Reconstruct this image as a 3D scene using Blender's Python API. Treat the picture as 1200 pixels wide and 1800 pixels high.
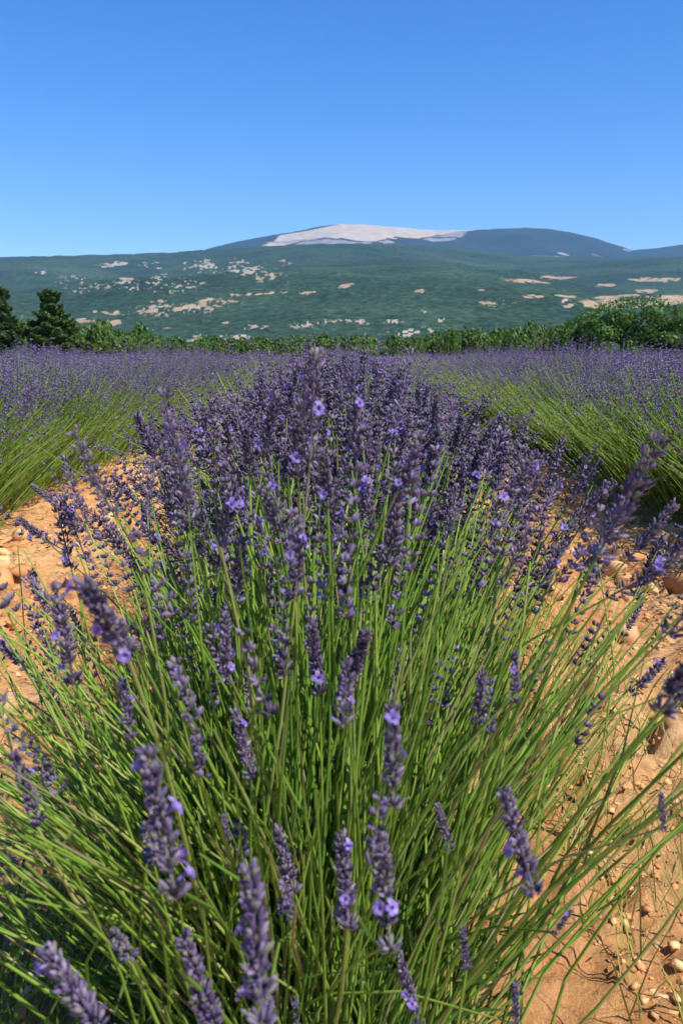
import bpy, math
import numpy as np
from mathutils import Vector, Matrix, Quaternion

S = bpy.context.scene
for o in list(bpy.data.objects):
    bpy.data.objects.remove(o, do_unlink=True)
COL = S.collection
R = math.radians

# ------------------------------------------------------------------ camera
H = 1.0                       # eye height above the soil
F = 1400.0                    # focal length in photograph pixels (1200 x 1800)
PITCH = math.atan(282 / F)    # horizon sits at row 618
cam_data = bpy.data.cameras.new('camera')
cam = bpy.data.objects.new('camera', cam_data)
COL.objects.link(cam)
cam.location = (0, 0, H)
cam.rotation_euler = (math.pi / 2 - PITCH, 0, 0)
cam_data.sensor_fit = 'VERTICAL'
cam_data.sensor_height = 36
cam_data.sensor_width = 24
cam_data.lens = 28
cam_data.clip_start = 0.02
cam_data.clip_end = 80000
cam_data.dof.use_dof = True
cam_data.dof.focus_distance = 1.9
cam_data.dof.aperture_fstop = 11
S.camera = cam

# ------------------------------------------------------------------ sky and sun
SUN_EL, SUN_AZ = 54, 128      # azimuth clockwise from +Y (the view direction)
w = bpy.data.worlds.new('World')
S.world = w
w.use_nodes = True
nt = w.node_tree
nt.nodes.clear()
wo = nt.nodes.new('ShaderNodeOutputWorld')
bg = nt.nodes.new('ShaderNodeBackground')
sky = nt.nodes.new('ShaderNodeTexSky')
sky.sky_type = 'NISHITA'
sky.sun_disc = False
sky.sun_elevation = R(SUN_EL)
sky.sun_rotation = R(SUN_AZ)
sky.altitude = 800
sky.air_density = 1.0
sky.dust_density = 0.0
sky.ozone_density = 3.0
hs = nt.nodes.new('ShaderNodeHueSaturation')
hs.inputs['Saturation'].default_value = 1.37
hs.inputs['Hue'].default_value = .512
hs.inputs['Value'].default_value = .93
nt.links.new(sky.outputs[0], hs.inputs['Color'])
nt.links.new(hs.outputs[0], bg.inputs[0])
bg.inputs[1].default_value = 0.15
nt.links.new(bg.outputs[0], wo.inputs[0])

sd = bpy.data.lights.new('sun', 'SUN')
sd.energy = 4.7
sd.angle = R(0.5)
sd.color = (1.0, 0.945, 0.86)
sun = bpy.data.objects.new('sun', sd)
COL.objects.link(sun)
sdir = Vector((math.sin(R(SUN_AZ)) * math.cos(R(SUN_EL)), math.cos(R(SUN_AZ)) * math.cos(R(SUN_EL)), math.sin(R(SUN_EL))))
sun.rotation_euler = sdir.to_track_quat('Z', 'Y').to_euler()
sun.location = (20, -20, 40)

vs = S.view_settings
vs.view_transform = 'Standard'
vs.look = 'None'
vs.exposure = 0.55
vs.gamma = 1.0
vs.use_curve_mapping = False
S.cycles.max_bounces = 6
S.cycles.diffuse_bounces = 3
S.cycles.transmission_bounces = 3
S.cycles.transparent_max_bounces = 4
S.cycles.volume_bounces = 0
S.cycles.use_denoising = True
S.cycles.sample_clamp_indirect = 6

rng = np.random.default_rng(11)
sp, cp = math.sin(PITCH), math.cos(PITCH)

# ------------------------------------------------------------------ helpers
def place(px, py, depth):
    """The point at this depth along the view axis that the photograph shows at (px, py)."""
    x, u = (px - 600) / F * depth, (900 - py) / F * depth
    return np.array((x, depth * cp + u * sp, H - depth * sp + u * cp))

def project(p):
    p = np.asarray(p, float)
    y, z = p[..., 1], p[..., 2] - H
    d = y * cp - z * sp
    return 600 + F * p[..., 0] / d, 900 - F * (y * sp + z * cp) / d, d

def slope_of(py):
    """Rise per metre ahead of what stands at this row of the photograph (on the view's middle line)."""
    return math.tan(math.atan((900 - py) / F) - PITCH)

def hash2(i, j, seed):
    n = (i.astype(np.int64) * 374761393 + j.astype(np.int64) * 668265263 + seed * 974634777) & 0xFFFFFFFF
    n = ((n ^ (n >> 13)) * 1274126177) & 0xFFFFFFFF
    n = n ^ (n >> 16)
    return (n & 0xFFFFFF) / float(0xFFFFFF)

def vnoise(x, y, seed=0):
    i, j = np.floor(x), np.floor(y)
    fx, fy = x - i, y - j
    fx, fy = fx * fx * (3 - 2 * fx), fy * fy * (3 - 2 * fy)
    a, b = hash2(i, j, seed), hash2(i + 1, j, seed)
    c, d = hash2(i, j + 1, seed), hash2(i + 1, j + 1, seed)
    return (a * (1 - fx) + b * fx) * (1 - fy) + (c * (1 - fx) + d * fx) * fy

def fbm(x, y, octaves=4, seed=0):
    s, a, t = 0, 0.5, 0
    for k in range(octaves):
        s = s + a * vnoise(x * 2 ** k, y * 2 ** k, seed + k * 17)
        t += a
        a *= 0.5
    return s / t

def worley(x, y, seed=0):
    i, j = np.floor(x), np.floor(y)
    best = np.full(x.shape, 9.0)
    for di in (-1, 0, 1):
        for dj in (-1, 0, 1):
            a, b = i + di, j + dj
            d = np.hypot(a + hash2(a, b, seed) - x, b + hash2(a, b, seed + 5) - y)
            best = np.minimum(best, d)
    return best

def plates(x, y, seed):
    # cracked clods: each cell has its own height and tilt, with a crack round it
    i, j = np.floor(x), np.floor(y)
    f1, f2 = np.full(x.shape, 9.0), np.full(x.shape, 9.0)
    h, tilt = np.zeros(x.shape), np.zeros(x.shape)
    for di in (-1, 0, 1):
        for dj in (-1, 0, 1):
            a, b = i + di, j + dj
            dx, dy = x - a - hash2(a, b, seed), y - b - hash2(a, b, seed + 5)
            d = np.abs(dx) * .6 + np.abs(dy) * .6 + np.hypot(dx, dy) * .5
            near = d < f1
            f2 = np.where(near, f1, np.minimum(f2, d))
            f1 = np.where(near, d, f1)
            h = np.where(near, hash2(a, b, seed + 9), h)
            tilt = np.where(near, dx * (hash2(a, b, seed + 11) - .5) + dy * (hash2(a, b, seed + 13) - .5), tilt)
    e = np.clip((f2 - f1) / .16, 0, 1)
    return e * (h ** 1.6 + tilt * 1.3)

def unit(v):
    return v / np.maximum(np.linalg.norm(v, axis=-1, keepdims=True), 1e-9)

class Geo:
    """Collects vertices, quads and triangles with one random value per piece, then becomes ONE mesh."""
    def __init__(self):
        self.v, self.q, self.t, self.r, self.n = [], [], [], [], 0
    def add(self, v, q=None, t=None, rnd=None):
        v = np.asarray(v, float).reshape(-1, 3)
        self.v.append(v)
        if q is not None and len(q): self.q.append(np.asarray(q, int).reshape(-1, 4) + self.n)
        if t is not None and len(t): self.t.append(np.asarray(t, int).reshape(-1, 3) + self.n)
        self.r.append(np.zeros(len(v)) if rnd is None else np.broadcast_to(rnd, (len(v),)))
        self.n += len(v)
    def tubes(self, P, rad, sides=3, rnd=None):
        P = np.asarray(P, float)
        N, K, _ = P.shape
        rad = np.broadcast_to(rad, (N, K))
        d = unit(P[:, -1] - P[:, 0])
        ref = np.where(np.abs(d[:, 2:3]) > 0.9, np.array((1.0, 0, 0)), np.array((0, 0, 1.0)))
        u = unit(np.cross(d, ref))
        v = np.cross(d, u)
        ang = rng.random(N)[:, None] * 6.28 + np.arange(sides) / sides * 2 * math.pi
        ring = np.cos(ang)[..., None] * u[:, None] + np.sin(ang)[..., None] * v[:, None]
        V = P[:, :, None] + rad[:, :, None, None] * ring[:, None]
        idx = np.arange(N * K * sides).reshape(N, K, sides)
        nx = np.roll(idx, -1, axis=2)
        q = np.stack((idx[:, :-1], nx[:, :-1], nx[:, 1:], idx[:, 1:]), -1)
        if rnd is None: rnd = rng.random(N)
        self.add(V, q, rnd=np.repeat(rnd, K * sides))
    def spindles(self, base, d, L, r, sides=4, prof=((0, .35), (.3, .9), (.7, 1.), (1, .35)), rnd=None):
        base = np.asarray(base, float)
        L, r = np.broadcast_to(L, len(base)), np.broadcast_to(r, len(base))
        t, k = np.array([p[0] for p in prof]), np.array([p[1] for p in prof])
        P = base[:, None] + d[:, None] * (L[:, None] * t)[..., None]
        self.tubes(P, r[:, None] * k, sides, rnd)
    def blades(self, P, width, rnd=None, side=None):
        P = np.asarray(P, float)
        N, K, _ = P.shape
        d = unit(P[:, -1] - P[:, 0])
        if side is None: side = rng.normal(size=(N, 3))
        u = unit(np.cross(d, side))
        wd = np.broadcast_to(width, (N, K))[..., None] * 0.5
        V = np.stack((P - u[:, None] * wd, P + u[:, None] * wd), 2)
        idx = np.arange(N * K * 2).reshape(N, K, 2)
        q = np.stack((idx[:, :-1, 0], idx[:, :-1, 1], idx[:, 1:, 1], idx[:, 1:, 0]), -1)
        if rnd is None: rnd = rng.random(N)
        self.add(V, q, rnd=np.repeat(rnd, K * 2))
    def leaves(self, c, nrm, size, rnd=None, aspect=1.5):
        c = np.asarray(c, float)
        N = len(c)
        u = unit(np.cross(nrm, rng.normal(size=(N, 3))))
        v = np.cross(unit(nrm), u)
        s = np.broadcast_to(size, N)[:, None] * 0.5
        a, b = u * s * aspect, v * s
        V = np.stack((c - a, c - b * .9 + a * .1, c + a, c + b * .9 + a * .1), 1)
        if rnd is None: rnd = rng.random(N)
        self.add(V, np.arange(N * 4).reshape(N, 4), rnd=np.repeat(rnd, 4))
    def mesh(self, name, mat, smooth=False):
        me = bpy.data.meshes.new(name)
        V = np.concatenate(self.v)
        q = np.concatenate(self.q) if self.q else np.zeros((0, 4), int)
        t = np.concatenate(self.t) if self.t else np.zeros((0, 3), int)
        me.vertices.add(len(V))
        me.vertices.foreach_set('co', V.astype(np.float32).ravel())
        me.loops.add(q.size + t.size)
        me.loops.foreach_set('vertex_index', np.concatenate((q.ravel(), t.ravel())).astype(np.int32))
        me.polygons.add(len(q) + len(t))
        st = np.concatenate((np.arange(len(q)) * 4, q.size + np.arange(len(t)) * 3)).astype(np.int32)
        me.polygons.foreach_set('loop_start', st)
        at = me.attributes.new('rnd', 'FLOAT', 'POINT')
        at.data.foreach_set('value', np.concatenate(self.r).astype(np.float32))
        me.update(calc_edges=True)
        me.validate()
        if smooth: me.polygons.foreach_set('use_smooth', np.ones(len(me.polygons), bool))
        if mat: me.materials.append(mat)
        return me

def link(name, data, parent=None, loc=(0, 0, 0), quat=None, scale=None, **props):
    o = bpy.data.objects.new(name, data)
    COL.objects.link(o)
    if parent: o.parent = parent
    o.location = loc
    if quat is not None:
        o.rotation_mode = 'QUATERNION'
        o.rotation_quaternion = quat
    if scale is not None: o.scale = scale
    for k, v in props.items(): o[k] = v
    return o

def thing(name, loc, label, category, group=None, data=None, rz=0, scale=None):
    o = link(name, data, None, loc, None, scale, label=label, category=category)
    o.rotation_euler = (0, 0, rz)
    if group: o['group'] = group
    return o

# ------------------------------------------------------------------ materials
def mat_new(name):
    m = bpy.data.materials.new(name)
    m.use_nodes = True
    n = m.node_tree
    n.nodes.clear()
    return m, n, n.nodes.new('ShaderNodeOutputMaterial')

def node(n, kind, **kw):
    x = n.nodes.new(kind)
    for k, v in kw.items():
        if isinstance(k, str) and hasattr(x, k): setattr(x, k, v)
    return x

def ramp(n, fac, stops, interp='LINEAR'):
    r = n.nodes.new('ShaderNodeValToRGB')
    r.color_ramp.interpolation = interp
    e = r.color_ramp.elements
    while len(e) < len(stops): e.new(0.5)
    for el, (p, c) in zip(e, stops):
        el.position = p
        el.color = (*c, 1)
    n.links.new(fac, r.inputs[0])
    return r.outputs[0]

def piece_material(name, stops, rough=0.6, trans=0.0, grain=0.0, spec=0.3):
    """Each piece takes its own colour from the stops; thin pieces let some light through."""
    m, n, out = mat_new(name)
    at = n.nodes.new('ShaderNodeAttribute'); at.attribute_name = 'rnd'
    oi = n.nodes.new('ShaderNodeObjectInfo')
    ad = n.nodes.new('ShaderNodeMath'); ad.operation = 'ADD'
    fr = n.nodes.new('ShaderNodeMath'); fr.operation = 'FRACT'
    n.links.new(at.outputs['Fac'], ad.inputs[0]); n.links.new(oi.outputs['Random'], ad.inputs[1])
    n.links.new(ad.outputs[0], fr.inputs[0])
    col = ramp(n, fr.outputs[0], stops)
    if grain:
        tc = n.nodes.new('ShaderNodeTexCoord')
        nz = n.nodes.new('ShaderNodeTexNoise'); nz.inputs['Scale'].default_value = grain
        n.links.new(tc.outputs['Object'], nz.inputs['Vector'])
        mx = n.nodes.new('ShaderNodeMix'); mx.data_type = 'RGBA'; mx.blend_type = 'MULTIPLY'
        mx.inputs[0].default_value = 0.6
        g = ramp(n, nz.outputs['Fac'], ((.3, (.5, .5, .5)), (.7, (1.3, 1.3, 1.2))))
        n.links.new(col, mx.inputs[6]); n.links.new(g, mx.inputs[7])
        col = mx.outputs[2]
    b = n.nodes.new('ShaderNodeBsdfPrincipled')
    b.inputs['Roughness'].default_value = rough
    b.inputs['Specular IOR Level'].default_value = spec
    n.links.new(col, b.inputs['Base Color'])
    if trans:
        tr = n.nodes.new('ShaderNodeBsdfTranslucent')
        n.links.new(col, tr.inputs[0])
        ms = n.nodes.new('ShaderNodeMixShader'); ms.inputs[0].default_value = trans
        n.links.new(b.outputs[0], ms.inputs[1]); n.links.new(tr.outputs[0], ms.inputs[2])
        n.links.new(ms.outputs[0], out.inputs[0])
    else:
        n.links.new(b.outputs[0], out.inputs[0])
    return m

M = {}
M['stem'] = piece_material('stem_green', ((0, (.09, .19, .022)), (.4, (.155, .275, .03)), (.8, (.23, .345, .05)), (.92, (.31, .35, .10)), (1, (.24, .20, .10))), .55, .0, 0)
M['leaf'] = piece_material('leaf_green', ((0, (.04, .09, .016)), (.6, (.08, .155, .026)), (1, (.15, .22, .05))), .6, .25)
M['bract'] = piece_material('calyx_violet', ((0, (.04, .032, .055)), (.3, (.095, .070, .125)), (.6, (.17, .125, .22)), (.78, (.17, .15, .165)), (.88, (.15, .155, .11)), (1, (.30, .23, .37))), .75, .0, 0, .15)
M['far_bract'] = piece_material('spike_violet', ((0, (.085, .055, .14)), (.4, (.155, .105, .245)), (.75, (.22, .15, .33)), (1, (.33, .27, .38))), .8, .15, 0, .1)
M['petal'] = piece_material('petal_violet', ((0, (.19, .12, .42)), (.6, (.29, .20, .56)), (1, (.42, .34, .68))), .6, .35)
M['needle'] = piece_material('needle_green', ((0, (.028, .065, .014)), (.6, (.05, .105, .022)), (1, (.10, .16, .04))), .6, .2)
M['shrub'] = piece_material('shrub_green', ((0, (.042, .095, .015)), (.6, (.07, .14, .022)), (1, (.13, .20, .045))), .55, .3)
M['bush'] = piece_material('bush_green', ((0, (.03, .085, .012)), (.6, (.055, .14, .018)), (1, (.12, .21, .035))), .5, .3)
M['bark'] = piece_material('bark_brown', ((0, (.09, .06, .04)), (1, (.15, .11, .075))), .9, 0, 6)
M['stone'] = piece_material('ochre_stone', ((0, (.54, .245, .09)), (.4, (.66, .34, .14)), (.8, (.78, .50, .26)), (1, (.46, .19, .075))), .9, 0, 35, .15)
M['straw'] = piece_material('straw_tan', ((0, (.30, .18, .08)), (.5, (.5, .36, .18)), (1, (.16, .09, .05))), .8)
M['dry'] = piece_material('dry_grass', ((0, (.30, .30, .06)), (.6, (.42, .38, .10)), (1, (.22, .29, .05))), .7, .2)

def soil_material():
    m, n, out = mat_new('ochre_soil')
    tc = n.nodes.new('ShaderNodeTexCoord')
    def nz(scale, detail=6, rough=.6):
        x = n.nodes.new('ShaderNodeTexNoise')
        x.inputs['Scale'].default_value = scale; x.inputs['Detail'].default_value = detail; x.inputs['Roughness'].default_value = rough
        n.links.new(tc.outputs['Object'], x.inputs['Vector'])
        return x.outputs['Fac']
    a = ramp(n, nz(1.7), ((.3, (.54, .235, .085)), (.5, (.68, .355, .14)), (.7, (.76, .48, .23))))
    b = ramp(n, nz(28), ((.3, (.55, .50, .48)), (.55, (1, 1, 1)), (.75, (1.25, 1.25, 1.25))))
    mx = n.nodes.new('ShaderNodeMix'); mx.data_type = 'RGBA'; mx.blend_type = 'MULTIPLY'; mx.inputs[0].default_value = .8
    n.links.new(a, mx.inputs[6]); n.links.new(b, mx.inputs[7])
    bs = n.nodes.new('ShaderNodeBsdfPrincipled')
    bs.inputs['Roughness'].default_value = .95; bs.inputs['Specular IOR Level'].default_value = .1
    n.links.new(mx.outputs[2], bs.inputs['Base Color'])
    bp = n.nodes.new('ShaderNodeBump'); bp.inputs['Strength'].default_value = 1.0; bp.inputs['Distance'].default_value = .02
    n.links.new(nz(60, 8, .7), bp.inputs['Height'])
    n.links.new(bp.outputs[0], bs.inputs['Normal'])
    n.links.new(bs.outputs[0], out.inputs[0])
    return m
M['soil'] = soil_material()

def hill_material(name, scale, forest, bare, rock):
    """Forest cover with bare fields (attribute bare) and pale rock (attribute rock)."""
    m, n, out = mat_new(name)
    tc = n.nodes.new('ShaderNodeTexCoord')
    def nz(s, detail=3, rough=.6):
        x = n.nodes.new('ShaderNodeTexNoise')
        x.inputs['Scale'].default_value = s; x.inputs['Detail'].default_value = detail; x.inputs['Roughness'].default_value = rough
        n.links.new(tc.outputs['Object'], x.inputs['Vector'])
        return x.outputs['Fac']
    def attr(k):
        x = n.nodes.new('ShaderNodeAttribute'); x.attribute_name = k
        return x.outputs['Fac']
    def math_(op, a, b):
        x = n.nodes.new('ShaderNodeMath'); x.operation = op; x.use_clamp = False
        for i, v in enumerate((a, b)):
            if isinstance(v, (int, float)): x.inputs[i].default_value = v
            else: n.links.new(v, x.inputs[i])
        return x.outputs[0]
    def mix(f, a, b):
        x = n.nodes.new('ShaderNodeMix'); x.data_type = 'RGBA'
        n.links.new(f, x.inputs[0]); n.links.new(a, x.inputs[6]); n.links.new(b, x.inputs[7])
        return x.outputs[2]
    fine = nz(scale * 1.6, 4, .8)
    wide = nz(scale * .05, 4, .6)
    f = math_('ADD', math_('MULTIPLY', fine, .7), math_('MULTIPLY', wide, .3))
    base = ramp(n, f, ((.40, forest[0]), (.5, forest[1]), (.60, forest[2])))
    bcol = ramp(n, nz(scale * .3, 3), ((.3, bare[0]), (.7, bare[1])))
    rcol = ramp(n, nz(scale * .5, 3), ((.3, rock[0]), (.7, rock[1])))
    bm = ramp(n, attr('bare'), ((.40, (0, 0, 0)), (.72, (1, 1, 1))))
    rm = ramp(n, attr('rock'), ((.40, (0, 0, 0)), (.72, (1, 1, 1))))
    c = mix(rm, mix(bm, base, bcol), rcol)
    bs = n.nodes.new('ShaderNodeBsdfPrincipled')
    bs.inputs['Roughness'].default_value = .95; bs.inputs['Specular IOR Level'].default_value = .05
    n.links.new(c, bs.inputs['Base Color'])
    n.links.new(bs.outputs[0], out.inputs[0])
    return m
M['hill'] = hill_material('hill_cover', .06, ((.010, .027, .016), (.028, .058, .034), (.062, .10, .056)), ((.28, .19, .11), (.42, .31, .19)), ((.25, .19, .125), (.44, .38, .29)))
M['mountain'] = hill_material('mountain_cover', .03, ((.006, .014, .012), (.014, .028, .022), (.03, .05, .034)), ((.40, .32, .23), (.52, .43, .32)), ((.16, .15, .14), (.34, .31, .27)))

# ------------------------------------------------------------------ ground
def field_drop(x, y):
    t = np.clip((y - 18) / 45, 0, 1)
    far = np.clip((y - 78) / 40, 0, 1)
    return -(.26 + np.clip(-x + 3, 0, 30) * 0.009) * t * t * (3 - 2 * t) - far * far * 7

def soil_height(x, y, fine=True):
    row = np.cos((x / 2.33) * 2 * math.pi)
    z = 0.02 * row + field_drop(x, y) + (fbm(x * 1.3, y * 1.3, 3, 3) - .5) * .05
    if fine:
        f = np.clip((14 - y) / 4, 0, 1)
        wx, wy = x + .05 * fbm(x * 9, y * 9, 2, 4), y + .05 * fbm(x * 9, y * 9, 2, 6)
        c1 = plates(wx * 8, wy * 8, 8)
        c2 = plates(wx * 19, wy * 19, 21)
        patch = np.clip(fbm(x * 1.1 + 7, y * 1.1, 2, 40) * 2.4 - .75, 0, 1)
        z = z + f * (c1 * .065 * patch + c2 * .024 + (fbm(x * 24, y * 24, 3, 9) - .5) * .03)
    return z

def grid_mesh(xs, ys, zf):
    X, Y = np.meshgrid(xs, ys)
    V = np.stack((X, Y, zf(X, Y)), -1)
    nx, ny = len(xs), len(ys)
    idx = np.arange(nx * ny).reshape(ny, nx)
    q = np.stack((idx[:-1, :-1], idx[:-1, 1:], idx[1:, 1:], idx[1:, :-1]), -1)
    return V, q

g = Geo()
xs = np.concatenate((np.linspace(-60, -3.0, 50)[:-1], np.linspace(-3.0, 3.0, 340), np.linspace(3.0, 60, 50)[1:]))
ys = np.concatenate((np.linspace(-25, 0.2, 20)[:-1], np.linspace(.2, 3.5, 210)[:-1], np.linspace(3.5, 10, 200), np.linspace(10, 118, 110)[1:]))
V, q = grid_mesh(xs, ys, soil_height)
g.add(V, q)
ground = link('ground', g.mesh('ground', M['soil'], True), kind='structure')

# ------------------------------------------------------------------ hills
def smooth(a, b, x):
    t = np.clip((x - a) / (b - a), 0, 1)
    return t * t * (3 - 2 * t)

def sloped(tx, px_pts, py_pts):
    """Rise per metre ahead along a skyline given as photograph points."""
    px = np.array(px_pts, float); py = np.array(py_pts, float)
    tz = np.array([slope_of(v) for v in py])
    t = (px - 600) / F * np.array([math.cos(PITCH) - z * math.sin(PITCH) for z in tz])
    return np.interp(tx, t, tz)

def patches(u, v, lst, soft=False):
    m = np.zeros(u.shape)
    for (cx, cy, rx, ry, rot, k) in lst:
        a = math.radians(rot)
        dx, dy = u - cx, v - cy
        X = (dx * math.cos(a) - dy * math.sin(a)) / rx
        Y = (dx * math.sin(a) + dy * math.cos(a)) / ry
        m = np.maximum(m, k * np.exp(-(X * X + Y * Y) * .55) * 1.25) if soft else np.maximum(m, k * np.clip(1.35 - (X * X + Y * Y) * .6, 0, 1))
    return m

def hill_mesh(tx, ys, zf):
    T, Y = np.meshgrid(tx, ys)
    Z = zf(T, Y)
    V = np.stack((T * Y, Y, Z), -1)
    nx, ny = len(tx), len(ys)
    idx = np.arange(nx * ny).reshape(ny, nx)
    q = np.stack((idx[:-1, :-1], idx[:-1, 1:], idx[1:, 1:], idx[1:, :-1]), -1)
    return V, q

def set_attr(me, name, a):
    at = me.attributes.new(name, 'FLOAT', 'POINT')
    at.data.foreach_set('value', np.asarray(a, np.float32).ravel())

YA0, YA, YB0, YB = 100.0, 4200.0, 5000.0, 8200.0
tx = np.linspace(-.54, .54, 900)

def hillside_z(T, Y):
    crest = sloped(T, (-300, 0, 100, 200, 300, 370, 460, 550, 640, 700, 760, 840, 930, 1050, 1110, 1200, 1500),
                   (458, 452, 450, 447, 444, 439, 433, 430, 428.5, 428, 431, 440, 449, 454, 455, 452, 450)) * YA
    t = (Y - 480) / (YA - 480)
    up = np.clip(t, 0, 1)
    prof = .80 * up + .20 * up * up
    z = -26 + (crest + 26) * prof
    near = smooth(100, 480, Y)
    z = np.where(Y < 480, -5 - 21 * near, z)
    X = T * Y
    amp = smooth(500, 1200, Y) * smooth(4300, 3400, Y)
    z = z + amp * (fbm(X / 500 + 9, Y / 620, 4, 31) - .5) * 75 + smooth(500, 900, Y) * (fbm(X / 42, Y / 42, 3, 77) - .5) * 9
    ridge = T * Y / 900
    z = z + amp * 22 * np.sin(ridge * 3 + 3 * fbm(X / 800, Y / 800, 2, 5))
    back = smooth(YA, YA + 900, Y)
    return H + z * (1 - back) - 60 * back

ysA = np.concatenate((np.linspace(YA0, 480, 12)[:-1], np.linspace(480, YA, 340), np.linspace(YA, YA + 900, 14)[1:]))
V, q = hill_mesh(tx, ysA, hillside_z)
g = Geo(); g.add(V, q)
me = g.mesh('hillside', M['hill'], True)
u, v, d = project(V)
wob = 5 * (fbm(V[..., 0] / 60, V[..., 1] / 60, 3, 2) - .5)
wx = 26 * (fbm(V[..., 0] / 110, V[..., 1] / 110, 3, 12) - .5)
bare = patches(u + wx, v + wob, [
    (192, 549, 26, 3.4, 0, 1), (150, 562, 18, 5, 8, 1), (190, 565, 20, 3.5, 0, 1), (280, 532, 20, 3.5, 6, .9), (320, 541, 80, 5, 6, .74),
    (365, 530, 36, 5, 8, .9), (455, 516, 52, 2.4, 3, 1), (538, 513, 22, 3, 0, .9), (245, 576, 44, 6, -3, .7), (420, 462, 16, 2, 0, .8),
    (505, 462, 12, 5, 0, .62), (405, 567, 12, 3, 0, .8), (455, 490, 18, 3, 0, .7), (475, 484, 14, 3, 0, .66),
    (880, 533, 34, 5.5, -2, 1), (920, 494, 34, 2.6, -5, .95), (975, 488, 30, 2.6, 0, .85), (935, 521, 21, 3.6, 0, .9), (990, 520, 25, 2, -3, .9),
    (1150, 491, 36, 3.6, -1, 1.1), (1137, 512, 17, 3.4, 0, 1.1), (1180, 527, 90, 7, 2, 1.1), (1075, 534, 62, 8, 0, .85), (1065, 501, 16, 2, 0, 1),
    (610, 502, 14, 3, 8, .8), (740, 511, 13, 1.8, 0, 1), (850, 511, 6, 1.6, 0, 1), (1090, 521, 40, 2.4, 3, 1)])
spk = fbm(V[..., 0] / 16, V[..., 1] / 30, 2, 55)
bare0 = bare
bare = bare * np.where(spk > .62, .4, 1) - (2.6 - 1.9 * np.clip(u - 760, 0, 100) / 100) * (fbm(V[..., 0] / V[..., 1] / .007, (V[..., 2] - H) / V[..., 1] / .0026, 3, 71) - .42)
rockzone = patches(u + wx * .8, v + wob * 1.4, [
    (348, 470, 34, 11, 0, 1), (196, 465, 24, 2.6, 5, 1.2), (222, 495, 14, 6, 0, .9), (268, 466, 26, 5, 0, .8), (320, 541, 80, 13, 5, .72), (230, 508, 14, 4, 0, .9),
    (385, 595, 60, 7, 0, .95), (450, 575, 28, 5, 0, .85), (560, 570, 45, 8, 3, .72), (430, 470, 48, 14, 0, .66), (480, 488, 40, 12, 0, .6), (300, 500, 60, 20, 0, .6),
    (150, 500, 60, 20, 0, .56), (735, 583, 48, 6, 5, 1), (700, 565, 26, 4, 0, .8), (775, 562, 14, 3, 0, .8), (992, 535, 8, 4, 0, 1.1), (942, 566, 5, 2.4, 0, 1.3),
    (75, 479, 5, 3, 0, 1.1), (610, 567, 60, 6, 0, .62), (745, 551, 10, 3, 0, .8), (990, 528, 10, 4, 0, .7)], True)
rise = (V[..., 2] - H) / V[..., 1]
tt = V[..., 0] / V[..., 1]
grit = .6 * fbm(tt / .0032, rise / .0015, 2, 90) + .4 * fbm(tt / .02, rise / .006, 3, 91)
rock = np.clip(rockzone, 0, 1.3) * np.clip(.24 + (grit - .5) * 6.5, 0, 1.2)
bare = np.where(bare0 > .12, bare, 0)
set_attr(me, 'bare', bare); set_attr(me, 'rock', rock)
link('hillside', me, kind='structure')

def mountain_z(T, Y):
    crest = sloped(T, (-400, 0, 250, 345, 370, 420, 480, 530, 560, 600, 640, 680, 720, 760, 800, 835, 880, 925, 965, 1000, 1040, 1065, 1085, 1110, 1150, 1200, 1400),
                   (500, 490, 456, 445, 436, 424, 413, 405, 398, 393.5, 394.5, 398.5, 401, 405, 404, 404, 402, 400, 402.5, 408, 417, 425, 431, 440, 436, 430, 420)) * YB
    t = np.clip((Y - YB0) / (YB - YB0), 0, 1)
    z = -200 + (crest + 200) * (t ** .62)
    X = T * Y
    amp = smooth(YB0, YB0 + 600, Y) * smooth(YB + 100, YB - 700, Y)
    z = z + amp * (fbm(X / 700 + 3, Y / 900, 4, 61) - .5) * 120
    z = z + (fbm(X / 60, Y / 60, 3, 13) - .5) * 10 - amp * 30 * np.abs(fbm(X / 210 + Y / 900, Y / 1500, 3, 23) - .5) * 2
    back = smooth(YB, YB + 1800, Y)
    return H + z * (1 - back) - 300 * back

ysB = np.concatenate((np.linspace(YB0, YB, 190), np.linspace(YB, YB + 1800, 16)[1:]))
V, q = hill_mesh(np.linspace(-.54, .54, 680), ysB, mountain_z)
g = Geo(); g.add(V, q)
me = g.mesh('mountain', M['mountain'], True)
u, v, d = project(V)
n1 = fbm(V[..., 0] / 240, V[..., 1] / 420, 4, 7)
lower = np.interp(u, (440, 470, 520, 560, 610, 650, 700, 760, 800, 838), (434, 433, 424, 419, 417, 421, 420, 415, 411, 405))
left = np.interp(v, (393, 405, 413, 425, 434), (600, 540, 492, 478, 452))
w_ = smooth(lower + 4, lower - 3, v + 14 * (n1 - .5)) * smooth(left - 6, left + 8, u + 10 * (n1 - .5)) * smooth(842, 832, u)
streak = fbm(V[..., 0] / 330 + V[..., 1] / 170, V[..., 1] / 420, 3, 19)
w_ = w_ * np.where((u > 690) & (streak < .30 + .14 * smooth(690, 780, u)), .35, 1)
rim = smooth(7, 2, np.abs(v - np.interp(u, (440, 500, 560, 640, 700, 740, 838), (433, 426, 424, 427, 426, 424, 408)) + 10 * (n1 - .5))) * smooth(440, 470, u) * smooth(840, 800, u) * (streak > .52)
rk = np.maximum((.55 + .9 * (streak - .3)) * patches(u + 16 * (streak - .5), v + 5 * (n1 - .5), [(950, 451, 40, 1.6, 0, .9), (992, 446, 9, 2, -12, 1), (1047, 450, 12, 1.5, -15, .9), (1035, 457, 9, 1.2, 0, .9), (1102, 440, 8, 1.5, -15, 1), (845, 449, 8, 1.2, 0, .9)]), rim * .9)
set_attr(me, 'bare', w_); set_attr(me, 'rock', rk * (.75 + .6 * fbm(V[..., 0] / 50, V[..., 1] / 90, 2, 3)))
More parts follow.
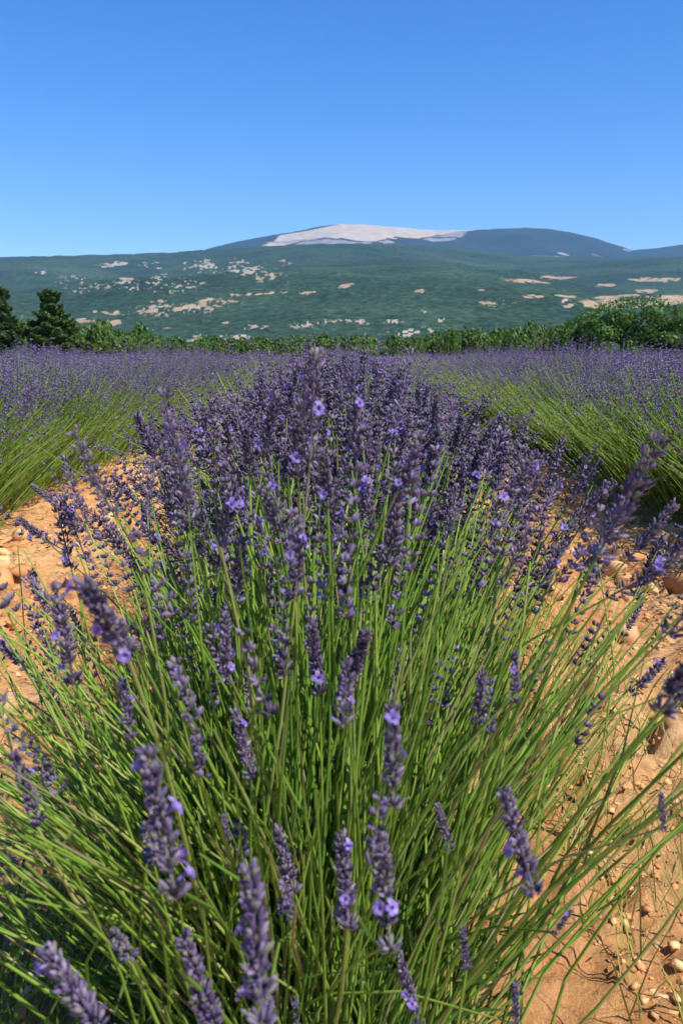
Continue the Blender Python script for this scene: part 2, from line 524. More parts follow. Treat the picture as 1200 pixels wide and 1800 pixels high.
link('mountain', me, kind='structure')

# the air between: one closed box of thin haze
def haze_box():
    m, n, out = mat_new('haze_air')
    pv = n.nodes.new('ShaderNodeVolumePrincipled')
    pv.inputs['Color'].default_value = (.33, .62, 1.0, 1)
    pv.inputs['Density'].default_value = 5.8e-5
    pv.inputs['Anisotropy'].default_value = 0.0
    n.links.new(pv.outputs[0], out.inputs['Volume'])
    x, y0, y1, z0, z1 = 7200, -60, 10400, -330, 1500
    V = [(sx * x, yy, zz) for zz in (z0, z1) for yy in (y0, y1) for sx in (-1, 1)]
    g = Geo()
    g.add(V, [(0, 2, 3, 1), (4, 5, 7, 6), (0, 1, 5, 4), (2, 6, 7, 3), (0, 4, 6, 2), (1, 3, 7, 5)])
    link('haze', g.mesh('haze', m), kind='stuff')
haze_box()

# ------------------------------------------------------------------ trees and bushes
def lobed_crown(gm, lobes, n, leaf, inside=.25):
    """Leaf-sized faces through a crown made of uneven lobes."""
    lob = np.array(lobes, float)            # x y z rx rz
    vol = lob[:, 3] ** 2 * lob[:, 4]
    k = rng.choice(len(lob), n, p=vol / vol.sum())
    dv = unit(rng.normal(size=(n, 3)))
    dv[:, 2] = np.where(dv[:, 2] < -.55, -dv[:, 2], dv[:, 2])
    rad = np.where(rng.random(n) < inside, rng.random(n) ** .5, 1 + rng.normal(size=n) * .09)
    c = lob[k, :3] + dv * rad[:, None] * np.stack((lob[k, 3], lob[k, 3], lob[k, 4]), -1)
    ok = c[:, 2] > .05
    nr = unit(dv + rng.normal(size=(n, 3)) * .55)
    gm.leaves(c[ok], nr[ok], (leaf * (.6 + .8 * rng.random(n)))[ok])

def trunk_mesh(name, h, r, limbs, spread):
    gm = Geo()
    P = np.array([[(0, 0, -.3), (.03, .02, h * .35), (-.03, .03, h * .7), (0, 0, h)]])
    gm.tubes(P, np.array([[r * 1.3, r, r * .7, r * .25]]), 8)
    for i in range(limbs):
        a = rng.random() * 6.28
        z0 = h * (.25 + .6 * rng.random())
        L = spread * (.5 + .5 * rng.random())
        P = np.array([[(0, 0, z0), (math.cos(a) * L * .5, math.sin(a) * L * .5, z0 + L * .3), (math.cos(a) * L, math.sin(a) * L, z0 + L * .55)]])
        gm.tubes(P, np.array([[r * .45, r * .3, r * .1]]), 5)
    return gm.mesh(name, M['bark'], True)

def conifer(px, depth, top, half_px, base_z, label, rz):
    c = place(px, 640, depth)
    X, Y = c[0], c[1]
    Ht = H + Y * slope_of(top) - base_z
    W = half_px / F * depth
    t = thing('conifer', (X, Y, base_z), label, 'tree', 'conifers at the left edge of the field')
    link('trunk', trunk_mesh('trunk', Ht * .95, .13, 0, 1), t)
    g = Geo()
    twig = Geo()
    z = .35
    while z < Ht - .15:
        f = z / Ht
        reach = W * (1.25 * (1 - f) ** .55 + .03) * (0.8 + .4 * rng.random())
        if f < .15: reach *= .9
        nb = max(5, int(15 * (1 - f) + 4))
        a0 = rng.random() * 6.28
        for b in range(nb):
            a = a0 + b / nb * 6.28 + rng.normal() * .25
            L = reach * (.62 + .55 * rng.random())
            rise = .22 * L + rng.normal() * .05 + (.4 * L if f > .8 else 0)
            dirv = np.array((math.cos(a), math.sin(a), 0))
            tip = dirv * L + np.array((0, 0, z + rise))
            twig.tubes(np.array([[(0, 0, z), tip * (.5, .5, 1) - (0, 0, rise * .45), tip]]), np.array([[.03, .02, .008]]), 4)
            n = int(55 + 120 * L)
            s = rng.random(n) ** .55
            p = np.outer(s, dirv * L) + np.array((0, 0, z)) + np.outer(s ** 1.5, (0, 0, rise))
            side = np.cross(dirv, (0, 0, 1))
            wdt = .34 * L * (1.1 - s) + .10
            p += side * (rng.normal(size=n) * wdt * .55)[:, None] + np.stack((np.zeros(n), np.zeros(n), rng.normal(size=n) * .07), -1)
            nr = unit(np.array((0, 0, 1.0)) + rng.normal(size=(n, 3)) * .55 + dirv * .2)
            g.leaves(p, nr, .10 + .09 * rng.random(n), np.clip(rng.random() * .5 + rng.random(n) * .5, 0, 1), 2.0)
        z += (.30 + .12 * rng.random()) * (1 - .35 * f)
    link('branch', twig.mesh('branch', M['bark']), t, kind='stuff')
    link('crown', g.mesh('crown', M['needle']), t, kind='stuff')
    t.rotation_euler.z = rz
    return t

def gz(x, y): return float(soil_height(np.array([float(x)]), np.array([float(y)]), False)[0])

for px, depth, top, half, lab in ((2, 62, 505, 42, 'dark broad conifer cut by the left edge, behind the lavender field'),
                                  (95, 64, 510, 41, 'whole dark cone-shaped conifer standing free right of the cut conifer')):
    p = place(px, 640, depth)
    conifer(px, depth, top, half, gz(p[0], p[1]) - .1, lab, rng.random() * 6)

def shrub_protos(nv, leaf_mat, nm):
    out = []
    for k in range(nv):
        g = Geo()
        lobes = []
        for i in range(9):
            a, r = rng.random() * 6.28, rng.random() ** .6 * .62
            h = .34 + .42 * rng.random() * (1 - .4 * r)
            lobes.append((math.cos(a) * r, math.sin(a) * r, h, .27 + .16 * rng.random(), .20 + .16 * rng.random()))
        lobed_crown(g, lobes, 2900, .10, .3)
        n = 45                                   # loose shoots that break the outline
        a = rng.random(n) * 6.28; r = rng.random(n) ** .5 * .8
        b = np.stack((np.cos(a) * r, np.sin(a) * r, .55 + .35 * (1 - r)), -1)
        g.leaves(b + rng.normal(size=(n, 3)) * .07, unit(rng.normal(size=(n, 3))), .09, None, 2.2)
        out.append((g.mesh('crown', leaf_mat), trunk_mesh('trunk', .6, .035, 5, .5)))
    return out

shrubs = shrub_protos(6, M['shrub'], 'shrub')
dark_shrubs = shrub_protos(4, M['bush'], 'bush')
top_x = (-60, 40, 130, 200, 260, 330, 380, 450, 500, 560, 640, 700, 760, 800, 860, 900, 960, 1020, 1300)
top_y = (560, 566, 572, 575, 584, 599, 597, 600, 592, 591, 593, 597, 591, 585, 579, 573, 571, 566, 560)
def shrub(px, depth, top, wide, protos, label, group):
    p = place(px, 640, depth)
    z = gz(p[0], p[1]) - .1
    h = H + p[1] * slope_of(top) - z
    me, tr = protos[rng.integers(len(protos))]
    t = thing('bush', (p[0], p[1], z), label, 'bush', group, rz=rng.random() * 6.28, scale=(wide, wide, h / .95))
    link('crown', me, t, kind='stuff')
    link('trunk', tr, t)
for px in np.arange(-20, 965, 22):
    x = px + rng.normal() * 6
    shrub(x, 70 + rng.random() * 4, np.interp(x, top_x, top_y) + rng.random() * 9, (1.3 + (600 - np.interp(x, top_x, top_y)) * .018) * (.85 + .5 * rng.random()), shrubs,
          'green bush in the continuous hedge along the far field edge', 'bushes of the hedge behind the lavender')
for px in np.arange(-10, 1010, 30):
    x = px + rng.normal() * 8
    shrub(x, 77 + rng.random() * 5, np.interp(x, top_x, top_y) - 1 + rng.normal() * 3, 1.8 + .8 * rng.random(), shrubs if rng.random() < .7 else dark_shrubs,
          'taller green bush at the back of the hedge beyond the lavender', 'bushes of the back hedge beyond the lavender')
shrub(793, 69, 581, .9, dark_shrubs, 'dark rounded bush darker than the hedge round it, right of centre', None)
shrub(45, 63.5, 566, 1.1, dark_shrubs, 'dense bush filling the gap between the two conifers', None)

def big_bush(px, depth, top, halfw, label, seed_lobes):
    p = place(px, 640, depth)
    z = gz(p[0], p[1]) - .1
    h = H + p[1] * slope_of(top) - z
    t = thing('spreading_bush', (p[0], p[1], z), label, 'bush')
    lobes = []
    for i in range(seed_lobes):
        a = rng.random() * 6.28
        r = rng.random() ** .5
        x, y = math.cos(a) * r * halfw, math.sin(a) * r * halfw * .6
        dome = math.sqrt(max(0, 1 - (x / halfw) ** 2 * .85))
        zz = h * dome * (.12 + .70 * rng.random())
        lobes.append((x * .92, y, zz, .55 + .42 * rng.random(), .48 + .3 * rng.random()))
    g = Geo()
    lobed_crown(g, lobes, 26000, .165, .25)
    n = 1500
    a = (rng.random(n) * 2 - 1) * halfw * .95
    dome = np.sqrt(1 - (a / halfw) ** 2 * .85)
    g.leaves(np.stack((a, rng.normal(size=n) * halfw * .25, h * dome * (.9 + .16 * rng.random(n))), -1), unit(rng.normal(size=(n, 3))), .13, None, 2)
    link('crown', g.mesh('crown', M['bush']), t, kind='stuff')
    link('trunk', trunk_mesh('trunk', h * .6, .12, 9, halfw * .6), t)
big_bush(1108, 59, 530, 5.5, 'large lumpy dark green bush rising over the right field edge', 74)
big_bush(1245, 63, 527, 4.4, 'tall bush cut by the right edge, behind the large lumpy bush', 50)
big_bush(1012, 63, 563, 1.9, 'smaller round bush on the left flank of the large dark bush', 26)

# ------------------------------------------------------------------ lavender: flower spikes
def spike_mesh(L, R_, whorls, per, loose, sides=5):
    g = Geo()
    g.tubes(np.array([[(0, 0, 0), (.0006, 0, L * .5), (0, 0, L * .97)]]), np.array([[.0011, .0010, .0006]]), 4, np.array([.9]))
    for wv in range(whorls):
        f = wv / max(1, whorls - 1)
        h = L * (.02 + .93 * f ** (.85 if not loose else .95))
        if wv == 0 and whorls > 4: h = -L * .06
        n = per + rng.integers(-1, 3)
        if f > .8: n = max(4, n - 2)
        a = np.arange(n) / n * 6.28 + rng.random() * 6 + rng.normal(size=n) * .25
        out = np.stack((np.cos(a), np.sin(a), np.zeros(n)), -1)
        el = .75 + .35 * f + rng.normal(size=n) * .18
        d = unit(out * np.cos(el)[:, None] + np.stack((np.zeros(n), np.zeros(n), np.sin(el)), -1))
        b = out * (.0016 + (R_ * .35 if loose else R_ * .12) * rng.random(n))[:, None] + np.stack((np.zeros(n), np.zeros(n), h + rng.normal(size=n) * L * .022), -1)
        ln = R_ * (.92 - .3 * f) * (.75 + .45 * rng.random(n))
        g.spindles(b, d, ln, R_ * (.145 if not loose else .15) * (.8 + .4 * rng.random(n)), sides)
        nb = n // 2                                # short dry bracts under the whorl
        k = rng.choice(n, nb, replace=False)
        g.spindles(b[k] * .8, unit(d[k] - np.array((0, 0, .5))), ln[k] * .6, R_ * .12, 3, ((0, .4), (.5, 1), (1, .1)), np.full(nb, .88))
        if loose:
            g.spindles(b[k], unit(d[k] + rng.normal(size=(nb, 3)) * .5), ln[k] * 1.6, .0005, 3, ((0, 1), (1, .6)), np.full(nb, .05))
    return g.mesh('flower_spike', M['bract'], True)

def blossom_mesh():
    g = Geo()
    g.spindles(np.zeros((1, 3)), np.array([[0, 0, 1.0]]), np.array([.006]), np.array([.0013]), 6, ((0, .6), (1, 1)))
    for k in range(5):
        a = k / 5 * 6.28 + rng.normal() * .15
        o = np.array((math.cos(a), math.sin(a), 0)); s = np.array((-math.sin(a), math.cos(a), 0)); up = np.array((0, 0, 1.0))
        r = .0044 * (.85 + .3 * rng.random()) * (1.15 if k < 2 else 1)
        rows = [(0.0012, .006, .0009), (r * .6, .0074, .0021), (r, .0070 + rng.normal() * .0008, .0017)]
        V = []
        for (rr, z, wd) in rows:
            V += [o * rr + up * z - s * wd, o * rr + up * (z - .0005), o * rr + up * z + s * wd]
        V.append(o * (r * 1.18) + up * .0064)
        g.add(V, [(0, 1, 4, 3), (1, 2, 5, 4), (3, 4, 7, 6), (4, 5, 8, 7)], [(6, 7, 9), (7, 8, 9)], rng.random())
    return g.mesh('blossom', M['petal'], True)

SP = [spike_mesh(.060 + .018 * rng.random(), .0098, 8 + k % 2, 15, False, 4) for k in range(8)]
SPL = [spike_mesh(.085 + .03 * rng.random(), .0105, 7 + k % 3, 7, True) for k in range(6)]
BL = [blossom_mesh() for k in range(5)]

NSEG = 7
STEMS = []
for k in range(18):
    t = np.linspace(0, 1, NSEG)
    bend = (.015 + .075 * rng.random())
    x = bend * 4 * t * (1 - t) * (.6 + .8 * t * rng.random())
    y = .012 * np.sin(t * 3.14 * (1 + rng.random())) * (rng.random() - .5) * 2
    y = y * (1 - t) * t * 4
    P = np.stack((x, y, t), -1)[None]
    r0 = .0014 + .0009 * rng.random()
    g = Geo(); g.tubes(P, r0 * np.array([[1.25, 1.15, 1.05, 1, .9, .75, .5]]), 5, np.array([0.0]))
    STEMS.append((g.mesh('stem', M['stem'], True), P[0, -1] - P[0, -2]))
BLADES = []
for k in range(6):
    t = np.linspace(0, 1, NSEG)
    P = np.stack(((.03 + .05 * rng.random()) * 4 * t * (1 - t), 0 * t, t), -1)[None]
    g = Geo(); g.blades(P, (.0045 + .003 * rng.random()) * np.array([[.7, .9, 1, 1, .9, .7, .15]]), np.array([0.0]), np.array([[1.0, .3, 0]]))
    BLADES.append((g.mesh('stem', M['stem'], True), P[0, -1] - P[0, -2]))

def along(z, xdir):
    """Rotation that carries +Z onto z and local +X as near as can be to xdir."""
    z = Vector(z).normalized()
    x = Vector(xdir) - z * z.dot(Vector(xdir))
    if x.length < 1e-4: x = z.orthogonal()
    x.normalize()
    return Matrix((x, z.cross(x), z)).transposed().to_quaternion()

CAM = np.array((0, 0, H))
def clear_of_camera(a, b, r=.36):
    t = np.linspace(0, 1, 9)[:, None]
    return np.linalg.norm(a + (b - a) * t - CAM, axis=1).min() > r

def add_stem(root, base, tip, blade=False):
    """A stem child from base to tip (in the plant's own space); returns the direction at its tip."""
    me, td = (BLADES if blade else STEMS)[rng.integers(len(BLADES if blade else STEMS))]
    v = tip - base
    L = np.linalg.norm(v)
    out = np.array((v[0], v[1], -.15))
    qt = along(v, -Vector(out) * -1 if rng.random() < .25 else Vector((-v[0], -v[1], .6)))
    link('stem', me, root, base, qt, (1, 1, L))
    d = qt @ Vector((td[0], td[1], td[2] * L))
    return d.normalized()

def add_spike(root, at, d, scale, loose, open_flowers):
    lst = SPL if loose else SP
    me = lst[rng.integers(len(lst))]
    qt = along(d, rng.normal(size=3))
    s = link('flower_spike', me, root, at, qt, (scale,) * 3)
    L = max(v.co.z for v in me.vertices)
    for i in range(open_flowers):
        a, h = rng.random() * 6.28, L * rng.random() * .85
        o = Vector((math.cos(a), math.sin(a), 0))
        b = link('blossom', BL[rng.integers(len(BL))], s, o * .0035 + Vector((0, 0, h)), along(o + Vector((0, 0, .5)), (0, 0, 1)), (.85 + .35 * rng.random(),) * 3)

def leaf_mass(root, n, rad, zlo, zhi, size, ctr=(0, 0)):
    g = Geo()
    a = rng.random(n) * 6.28; r = rad * rng.random(n) ** .5
    z = zlo + (zhi - zlo) * rng.random(n) * (1 - .35 * r / rad)
    b = np.stack((np.cos(a) * r + ctr[0], np.sin(a) * r + ctr[1], z), -1)
    d = unit(np.stack((np.cos(a) * (r / rad) * .9, np.sin(a) * (r / rad) * .9, np.ones(n)), -1) + rng.normal(size=(n, 3)) * .38)
    L = size * (.6 + .8 * rng.random(n))
    t = np.array((0, .5, 1))
    P = b[:, None] + d[:, None] * (L[:, None] * t)[..., None]
    P[:, 2, 2] -= L * .12
    g.blades(P, .0036 * np.array([[.7, 1, .15]]) * (size / .05) ** .5)
    link('leaf', g.mesh('leaf', M['leaf']), root, kind='stuff')

def stem_mass(root, polys, r0):
    g = Geo()
    g.tubes(polys, r0 * np.array([[1.2, 1.1, 1, .85, .5]]) * (.8 + .5 * rng.random((len(polys), 1))), 3)
    link('stem', g.mesh('stem', M['stem'], True), root, kind='stuff')
    g = Geo()
    k = rng.choice(len(polys), int(len(polys) * .5), replace=False)
    for i in range(4):
        seg = 1 + i // 2
        b = polys[k, seg] + (polys[k, seg + 1] - polys[k, seg]) * rng.random((len(k), 1))
        d = unit(unit(polys[k, seg + 1] - polys[k, seg]) + rng.normal(size=(len(k), 3)) * .42)
        ln = .022 + .03 * rng.random(len(k))
        P = b[:, None] + d[:, None] * (ln[:, None] * np.array((0, .55, 1)))[..., None]
        g.blades(P, .0030 * np.array([[.6, 1, .15]]))
    link('stem_leaf', g.mesh('stem_leaf', M['leaf']), root, kind='stuff')

def outline_ok(p, up=.06):
    # the near plants stay below the eye: lower the further a tip leans out to the side
    px, py, d = project(p + np.array((0, 0, up)))
    if px < 220 and py < 1230 and rng.random() < .55: return False
    return py > np.interp(px, (-200, 0, 130, 200, 300, 400, 500, 600, 700, 800, 900, 1000, 1150, 1400), (940, 895, 775, 750, 720, 680, 640, 620, 640, 705, 755, 785, 845, 930))

def lean_ok(a, b):
    # the fan: stems lean out to about 50 degrees on the left, less on the right
    ax, ay, _ = project(a)
    bx, by, _ = project(b)
    s = (bx - ax) / max(ay - by, 1)
    m = .26 if rng.random() < .22 else .11
    return ay - by > 60 and -(m + max(0, 600 - bx) / 640) < s < m + max(0, bx - 600) / 900

def random_tip(rad_max, hgt, lean=(0, 0)):
    a = rng.random() * 6.28
    th = rng.random() ** .62 * rad_max * (1 if math.cos(a) < 0 else .74)
    L = hgt * (.80 + .22 * rng.random()) * (1 - .10 * (th / 1.2))
    bx, by = rng.normal() * .07, rng.normal() * .07
    base = np.array((bx, by, .03 + .12 * rng.random()))
    tip = base + np.array((math.sin(th) * math.cos(a) * L + lean[0], math.sin(th) * math.sin(a) * L + lean[1], math.cos(th) * L))
    return base, tip, th

def near_plant(loc, label, n_stem, n_mass, hgt, spread, flower, heroes=(), leaves=900, mass_flowers=0):
    root = thing('lavender_plant', (*loc, gz(*loc)), label, 'lavender plant', 'lavender plants of the near centre row')
    o = np.array(root.location)
    made = 0
    nflower = 0
    for (tx_, ty_, bx_, by_, sc, nb) in heroes:
        Lp = math.hypot(tx_ - bx_, ty_ - by_)
        dep = min(.64, max(.40, .072 * F / Lp))
        tp, bp = place(tx_, ty_, dep * 1.0), place(bx_, by_, dep * 1.0)
        d = unit(tp - bp)
        foot = np.array((rng.normal() * .06, rng.normal() * .06, .05))
        add_stem(root, foot, bp - o)
        add_spike(root, bp - o, d, np.linalg.norm(tp - bp) / .072 * sc, False, nb)
        made += 1; nflower += 1
    tries = 0
    while made < n_stem and tries < 20000:
        tries += 1
        base, tip, th = random_tip(spread, hgt)
        if not clear_of_camera(base + o, tip + o, .50) or not outline_ok(tip + o) or not lean_ok(base + o, tip + o): continue
        px, py, dd = project(tip + o)
        fl = flower(px, py)
        bl = rng.random() < .12
        d = add_stem(root, base, tip, bl)
        made += 1
        if not bl and rng.random() < fl and nflower < 290:
            loose = rng.random() < (.65 if abs(px - 600) > 260 else .3)
            add_spike(root, tip - np.array(d) * .004, np.array(d) + rng.normal(size=3) * .08, .72 + .38 * rng.random(), loose, int(rng.choice((0, 0, 1, 1, 2, 3))))
            nflower += 1
    polys = []
    while len(polys) < n_mass:
        base, tip, th = random_tip(spread * 1.02, hgt * (.62 + .33 * rng.random()))
        if not clear_of_camera(base + o, tip + o, .50) or not outline_ok(tip + o) or not lean_ok(base + o, tip + o): continue
        t = np.linspace(0, 1, 5)[:, None]
        v = tip - base
        bow = np.array((-v[0], -v[1], .35)) * (.12 * rng.random())
        polys.append(base + v * t + bow * 4 * t * (1 - t) + rng.normal(size=(5, 3)) * .004)
    stem_mass(root, np.array(polys), .0018)
    leaf_mass(root, leaves, .24, .02, .50, .055)
    if heroes: leaf_mass(root, 900, .24, .02, .36, .10, (-.36, -.14))
    if mass_flowers:
        g = Geo()
        for k in range(mass_flowers):
            while True:
                base, tip, th = random_tip(spread, hgt * (.78 + .24 * rng.random()))
                if clear_of_camera(base + o, tip + o, .52) and outline_ok(tip + o) and lean_ok(base + o, tip + o): break
            spray(g, tip, unit(tip - base), .05 + .03 * rng.random(), .0078, 6, 6)
        link('flower_spike', g.mesh('flower_spike', M['bract']), root, kind='stuff')
    return root

def spray(g, at, d, L, r, whorls, per):
    n = whorls * per
    h = np.repeat(np.linspace(0, 1, whorls), per)
    a = rng.random(n) * 6.28
    u = unit(np.cross(d, (0.3, .2, 1.0))); v = np.cross(d, u)
    out = np.cos(a)[:, None] * u + np.sin(a)[:, None] * v
    g.spindles(at + d * (h * L)[:, None] + out * r * .2, unit(out + d * (.9 + .5 * h)[:, None]), r * (1.1 - .35 * h), r * .28, 3, ((0, .5), (.55, 1), (1, .3)), None)

heroes_a = [(300, 1165, 335, 1232, 1, 3), (412, 1255, 442, 1360, 1, 1), (690, 1200, 690, 1405, .8, 2), (262, 1335, 305, 1560, 1, 5), (598, 1440, 612, 1620, .9, 4),
            (668, 1460, 685, 1660, .9, 4), (483, 1440, 515, 1562, 1, 1), (440, 1545, 462, 1790, 1, 3), (320, 1640, 385, 1830, 1, 1), (62, 1640, 190, 1830, 1, 3),
            (705, 1690, 735, 1800, 1, 2), (905, 1710, 905, 1800, .9, 1), (880, 1370, 935, 1560, .9, 2), (850, 1155, 838, 1265, .9, 1), (758, 1380, 790, 1490, .8, 0),
            (390, 1405, 402, 1492, .8, 0), (610, 1175, 616, 1262, .9, 3), (215, 1190, 230, 1290, 1, 2), (100, 1040, 128, 1190, 1, 2), (525, 920, 520, 1040, 1.1, 4),
            (395, 1060, 398, 1180, 1, 4), (808, 1595, 820, 1700, .7, 0), (520, 1735, 522, 1800, .8, 1), (1160, 1385, 1165, 1455, .9, 2), (905, 1120, 905, 1230, .8, 1),
            (1010, 1590, 975, 1640, .9, 1), (18, 1310, 70, 1440, 1, 2)]
def fl_a(px, py):
    if py > 1060 and abs(px - 600) < 330: return .13
    if py > 1300: return .18
    return .62
near_plant((-.05, .84), 'nearest lavender plant, its green stems fanning across the bottom of the picture', 296, 1700, .82, .98, fl_a, heroes_a, 1800, 190)
near_plant((.02, 1.42), 'second lavender plant of the centre row, just behind the nearest fan of stems', 290, 700, .90, .82, lambda px, py: .95 if py < 1000 else .6, (), 900, 360)
near_plant((-.05, 2.05), 'third lavender plant from the front in the centre row, densely flowered', 270, 380, .93, .78, lambda px, py: .9, (), 700, 300)

# ------------------------------------------------------------------ lavender: the rows
def dome_plant(n_stem, n_spike, hgt, spread, leafy, whorls=3, per=4, thick=.0022, r=.0095, short=.06, base_r=.08, droop=.10):
    """Meshes of a plant seen from metres away: all its stems, its leaves, its spikes."""
    gs, gf, gl = Geo(), Geo(), Geo()
    n = n_stem
    a = rng.random(n) * 6.28
    th = rng.random(n) ** .6 * spread
    L = hgt * (.74 + .30 * rng.random(n)) * (1 - short * th)
    rb = .05 + base_r * (th / spread) * rng.random(n) ** .5
    base = np.stack((np.cos(a) * rb + rng.normal(size=n) * .05, np.sin(a) * rb + rng.normal(size=n) * .07, .02 + .1 * rng.random(n)), -1)
    dv = np.stack((np.sin(th) * np.cos(a), np.sin(th) * np.sin(a), np.cos(th)), -1)
    tip = base + dv * L[:, None]
    t = np.linspace(0, 1, 5)[None, :, None]
    bow = np.stack((-dv[:, 0], -dv[:, 1], np.full(n, .5)), -1) * (droop * (.4 + rng.random(n)))[:, None]
    P = base[:, None] + (tip - base)[:, None] * t + bow[:, None] * 4 * t * (1 - t) * (.4 + t)
    gs.tubes(P, thick * np.array([[1.3, 1.2, 1.1, .9, .6]]), 3)
    k = np.argsort(th + rng.random(n) * .30)[:n_spike]
    for i in k:
        d = unit(P[i, -1] - P[i, -2])
        spray(gf, tip[i], d, .05 + .03 * rng.random(), r, whorls, per)
    m = leafy
    a = rng.random(m) * 6.28; th = rng.random(m) ** .55 * 1.25
    rr = .16 + .34 * rng.random(m)
    b = np.stack((np.sin(th) * np.cos(a) * rr, np.sin(th) * np.sin(a) * rr, np.cos(th) * rr * 1.05 + .02), -1)
    d = unit(b + rng.normal(size=(m, 3)) * .12)
    ln = .09 + .10 * rng.random(m)
    gl.blades(b[:, None] + d[:, None] * (ln[:, None] * np.array((0, .6, 1)))[..., None], .006 * np.array([[.8, 1, .2]]))
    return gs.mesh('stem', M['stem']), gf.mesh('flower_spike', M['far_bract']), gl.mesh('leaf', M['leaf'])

CEN = [dome_plant(520, 480, .86, .86, 500, 4, 4, .0018, .0085, .08, .16) for k in range(3)]
SIDE = [dome_plant(1050, 660, .90, .86, 1500, 3, 4, .0021, .0125, .24, .44, .035) for k in range(4)]
FAR = [dome_plant(300, 250, .86, 1.1, 200, 2, 3, .003, .018) for k in range(4)]

def row_plant(x, y, kind, label, group):
    protos = {'c': CEN, 's': SIDE, 'f': FAR}[kind]
    me = protos[rng.integers(len(protos))]
    s = .93 + .13 * rng.random()
    t = thing('lavender_plant', (x, y, gz(x, y) - .01), label, 'lavender plant', group, rz=rng.random() * 6.28, scale=(s * (.95 + .15 * rng.random()), s, s))
    link('stem', me[0], t, kind='stuff')
    link('flower_spike', me[1], t, kind='stuff')
    link('leaf', me[2], t, kind='stuff')

ROW = 2.33
count = 3
far_spots = []
for i in range(-13, 14):
    y = 2.7 if i == 0 else 1.1 + rng.random() * .4
    while y < 60:
        x = i * ROW + rng.normal() * .05
        step = .58 if i == 0 else .62
        if abs(x) < .47 * y + 1.6:
            far_spots.append((math.hypot(x, y), x, y, i))
        y += step * (.9 + .2 * rng.random())
far_spots.sort()
names = {0: ('lavender plant in the continuous centre row behind the near fan of stems', 'lavender plants along the centre row'),
         -1: ('lavender plant in the row along the left side of the left bare furrow', 'lavender plants along the row left of the furrow'),
         1: ('lavender plant in the row along the right side of the right bare furrow', 'lavender plants along the row right of the furrow')}
seen = {}
for (dist, x, y, i) in far_spots[:290]:
    if i in names: lab, grp = names[i]
    elif i < 0: lab, grp = 'lavender plant in the purple rows beyond the left furrow row', 'lavender plants of the further left rows'
    else: lab, grp = 'lavender plant in the purple rows beyond the right furrow row', 'lavender plants of the further right rows'
    seen[i] = seen.get(i, 0) + 1
    if abs(i) <= 1 and seen[i] <= 4:
        lab = lab.replace('lavender plant', ('nearest', 'second nearest', 'third nearest', 'fourth nearest')[seen[i] - 1] + ' lavender plant').replace('along the ', '')
    row_plant(x, y, 'c' if i == 0 and y < 16 else ('s' if y < 14 else 'f'), lab, grp)
rest = far_spots[290:]
gf, gs = Geo(), Geo()
for (dist, x, y, i) in rest:
    n = 36
    z = gz(x, y)
    a = rng.random(n) * 6.28; th = rng.random(n) ** .55 * 1.0
    dv = np.stack((np.sin(th) * np.cos(a), np.sin(th) * np.sin(a), np.cos(th)), -1)
    L = .78 * (.85 + .2 * rng.random(n))
    tip = np.array((x, y, z)) + dv * L[:, None]
    gf.spindles(tip, dv, .10 + .06 * rng.random(n), .028, 3, ((0, .4), (.4, 1), (1, .15)))
    m = 16
    gs.blades(np.stack((np.array((x, y, z)) + dv[:m] * .15, tip[:m]), 1), np.array([[.10, .03]]))
fld = link('lavender_field', gs.mesh('lavender_field', M['stem']), kind='stuff', label='purple lavender rows running on to the hedge at the far field edge')
fld['category'] = 'lavender field'
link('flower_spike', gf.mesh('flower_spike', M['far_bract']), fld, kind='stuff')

# ------------------------------------------------------------------ stones, clods, straw, dry grass
def stone_mesh(n=5, k=7):
    g = Geo()
    P = []
    for i in range(n):
        f = i / (n - 1)
        r = math.sin(.3 + f * 2.54) ** .6
        P.append([(math.cos(j / k * 6.28) * r * (.6 + .6 * rng.random()), math.sin(j / k * 6.28) * r * (.6 + .6 * rng.random()), (f - .5) * 1.25 + rng.normal() * .2) for j in range(k)])
    idx = np.arange(n * k).reshape(n, k)
    nx = np.roll(idx, -1, 1)
    q = np.stack((idx[:-1], nx[:-1], nx[1:], idx[1:]), -1)
    V = np.array(P).reshape(-1, 3)
    V = np.vstack((V, [(0, 0, -.68), (0, 0, .66)]))
    t = [(n * k, idx[0, (j + 1) % k], idx[0, j]) for j in range(k)] + [(n * k + 1, idx[-1, j], idx[-1, (j + 1) % k]) for j in range(k)]
    g.add(V, q, t)
    return g
STG = [stone_mesh(3, 4 + k % 2) for k in range(9)]
STM = [s.mesh('stone', M['stone']) for s in STG]
def furrow_spot():
    s = -1 if rng.random() < .5 else 1
    y = .9 + 8.5 * rng.random() ** 1.5
    lo, hi = .42, 1.85
    x = s * (lo + (hi - lo) * rng.random())
    return x, y
for k in range(298):
    x, y = furrow_spot()
    if k < 120: x = math.copysign(1.15 + .75 * rng.random(), x); y = 2.4 + 4.5 * rng.random() ** 1.3
    s = (.012 + .045 * rng.random() ** 2.2) * min(1, .35 + y * .2) * (1.7 if k < 120 else 1)
    z = float(soil_height(np.array([x]), np.array([y]))[0])
    qt = Quaternion((rng.normal(), rng.normal(), rng.normal(), rng.normal())).normalized()
    link('stone', STM[rng.integers(9)], ground, (x, y, z + s * .15), qt, (s * 1.25, s, s * .8))
g = Geo()
GRIT = [stone_mesh(3, 5) for k in range(12)]
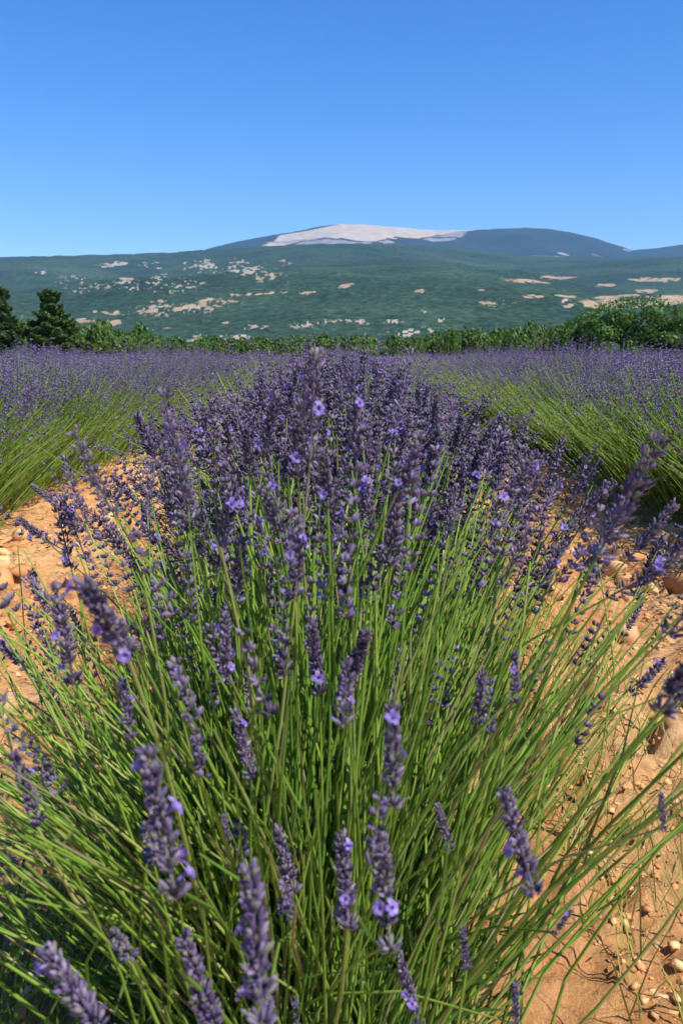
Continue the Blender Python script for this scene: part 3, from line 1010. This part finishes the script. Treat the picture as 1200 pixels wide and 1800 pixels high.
for k in range(10000):
    x, y = furrow_spot()
    if k % 2: y = .9 + (y - .9) * .4
    s = .0022 + .011 * rng.random() ** 2.6
    z = float(soil_height(np.array([x]), np.array([y]))[0])
    b = GRIT[rng.integers(12)]
    a = rng.random() * 6.28
    V = b.v[0] @ np.array(Quaternion(rng.normal(size=4)).normalized().to_matrix()).T * np.array((s * 1.3, s, s * .7))
    V = np.stack((V[:, 0] * math.cos(a) - V[:, 1] * math.sin(a) + x, V[:, 0] * math.sin(a) + V[:, 1] * math.cos(a) + y, V[:, 2] + z + s * .2), -1)
    g.add(V, b.q[0], b.t[0], rng.random())
link('gravel', g.mesh('gravel', M['stone']), ground, kind='stuff')

g = Geo()
n = 900
xy = np.array([furrow_spot() for k in range(n)])
z = soil_height(xy[:, 0], xy[:, 1]) + .006
a = rng.random(n) * 6.28
L = .02 + .09 * rng.random(n) ** 2
c = np.stack((xy[:, 0], xy[:, 1], z), -1)
d = np.stack((np.cos(a), np.sin(a), rng.normal(size=n) * .1), -1)
P = c[:, None] + d[:, None] * (L[:, None] * np.array((-.5, 0, .5)))[..., None]
P[:, 1, 2] += .004
g.tubes(P, .0009 + .0009 * rng.random((n, 1)), 3)
st = link('straw', g.mesh('straw', M['straw']), kind='stuff', label='dry straw bits scattered over the orange furrow soil')
st['category'] = 'straw'

g = Geo()
n = 1500
y = .9 + 3.6 * rng.random(n)
x = np.where(rng.random(n) < .72, 1, -1) * (.42 + .42 * rng.random(n) ** 1.3)
z = soil_height(x, y)
a = rng.random(n) * 6.28
ln = .05 + .16 * rng.random(n)
b = np.stack((x, y, z), -1)
d = np.stack((np.cos(a) * .35, np.sin(a) * .35, np.ones(n)), -1)
P = b[:, None] + d[:, None] * (ln[:, None] * np.array((0, .5, 1)))[..., None]
P[:, 2, :2] += (d[:, :2] * ln[:, None]) * .3
g.blades(P, .0035 * np.array([[1, .8, .1]]))
dg = link('dry_grass', g.mesh('dry_grass', M['dry']), kind='stuff', label='thin yellow-green grass growing at the feet of the centre row')
dg['category'] = 'grass'
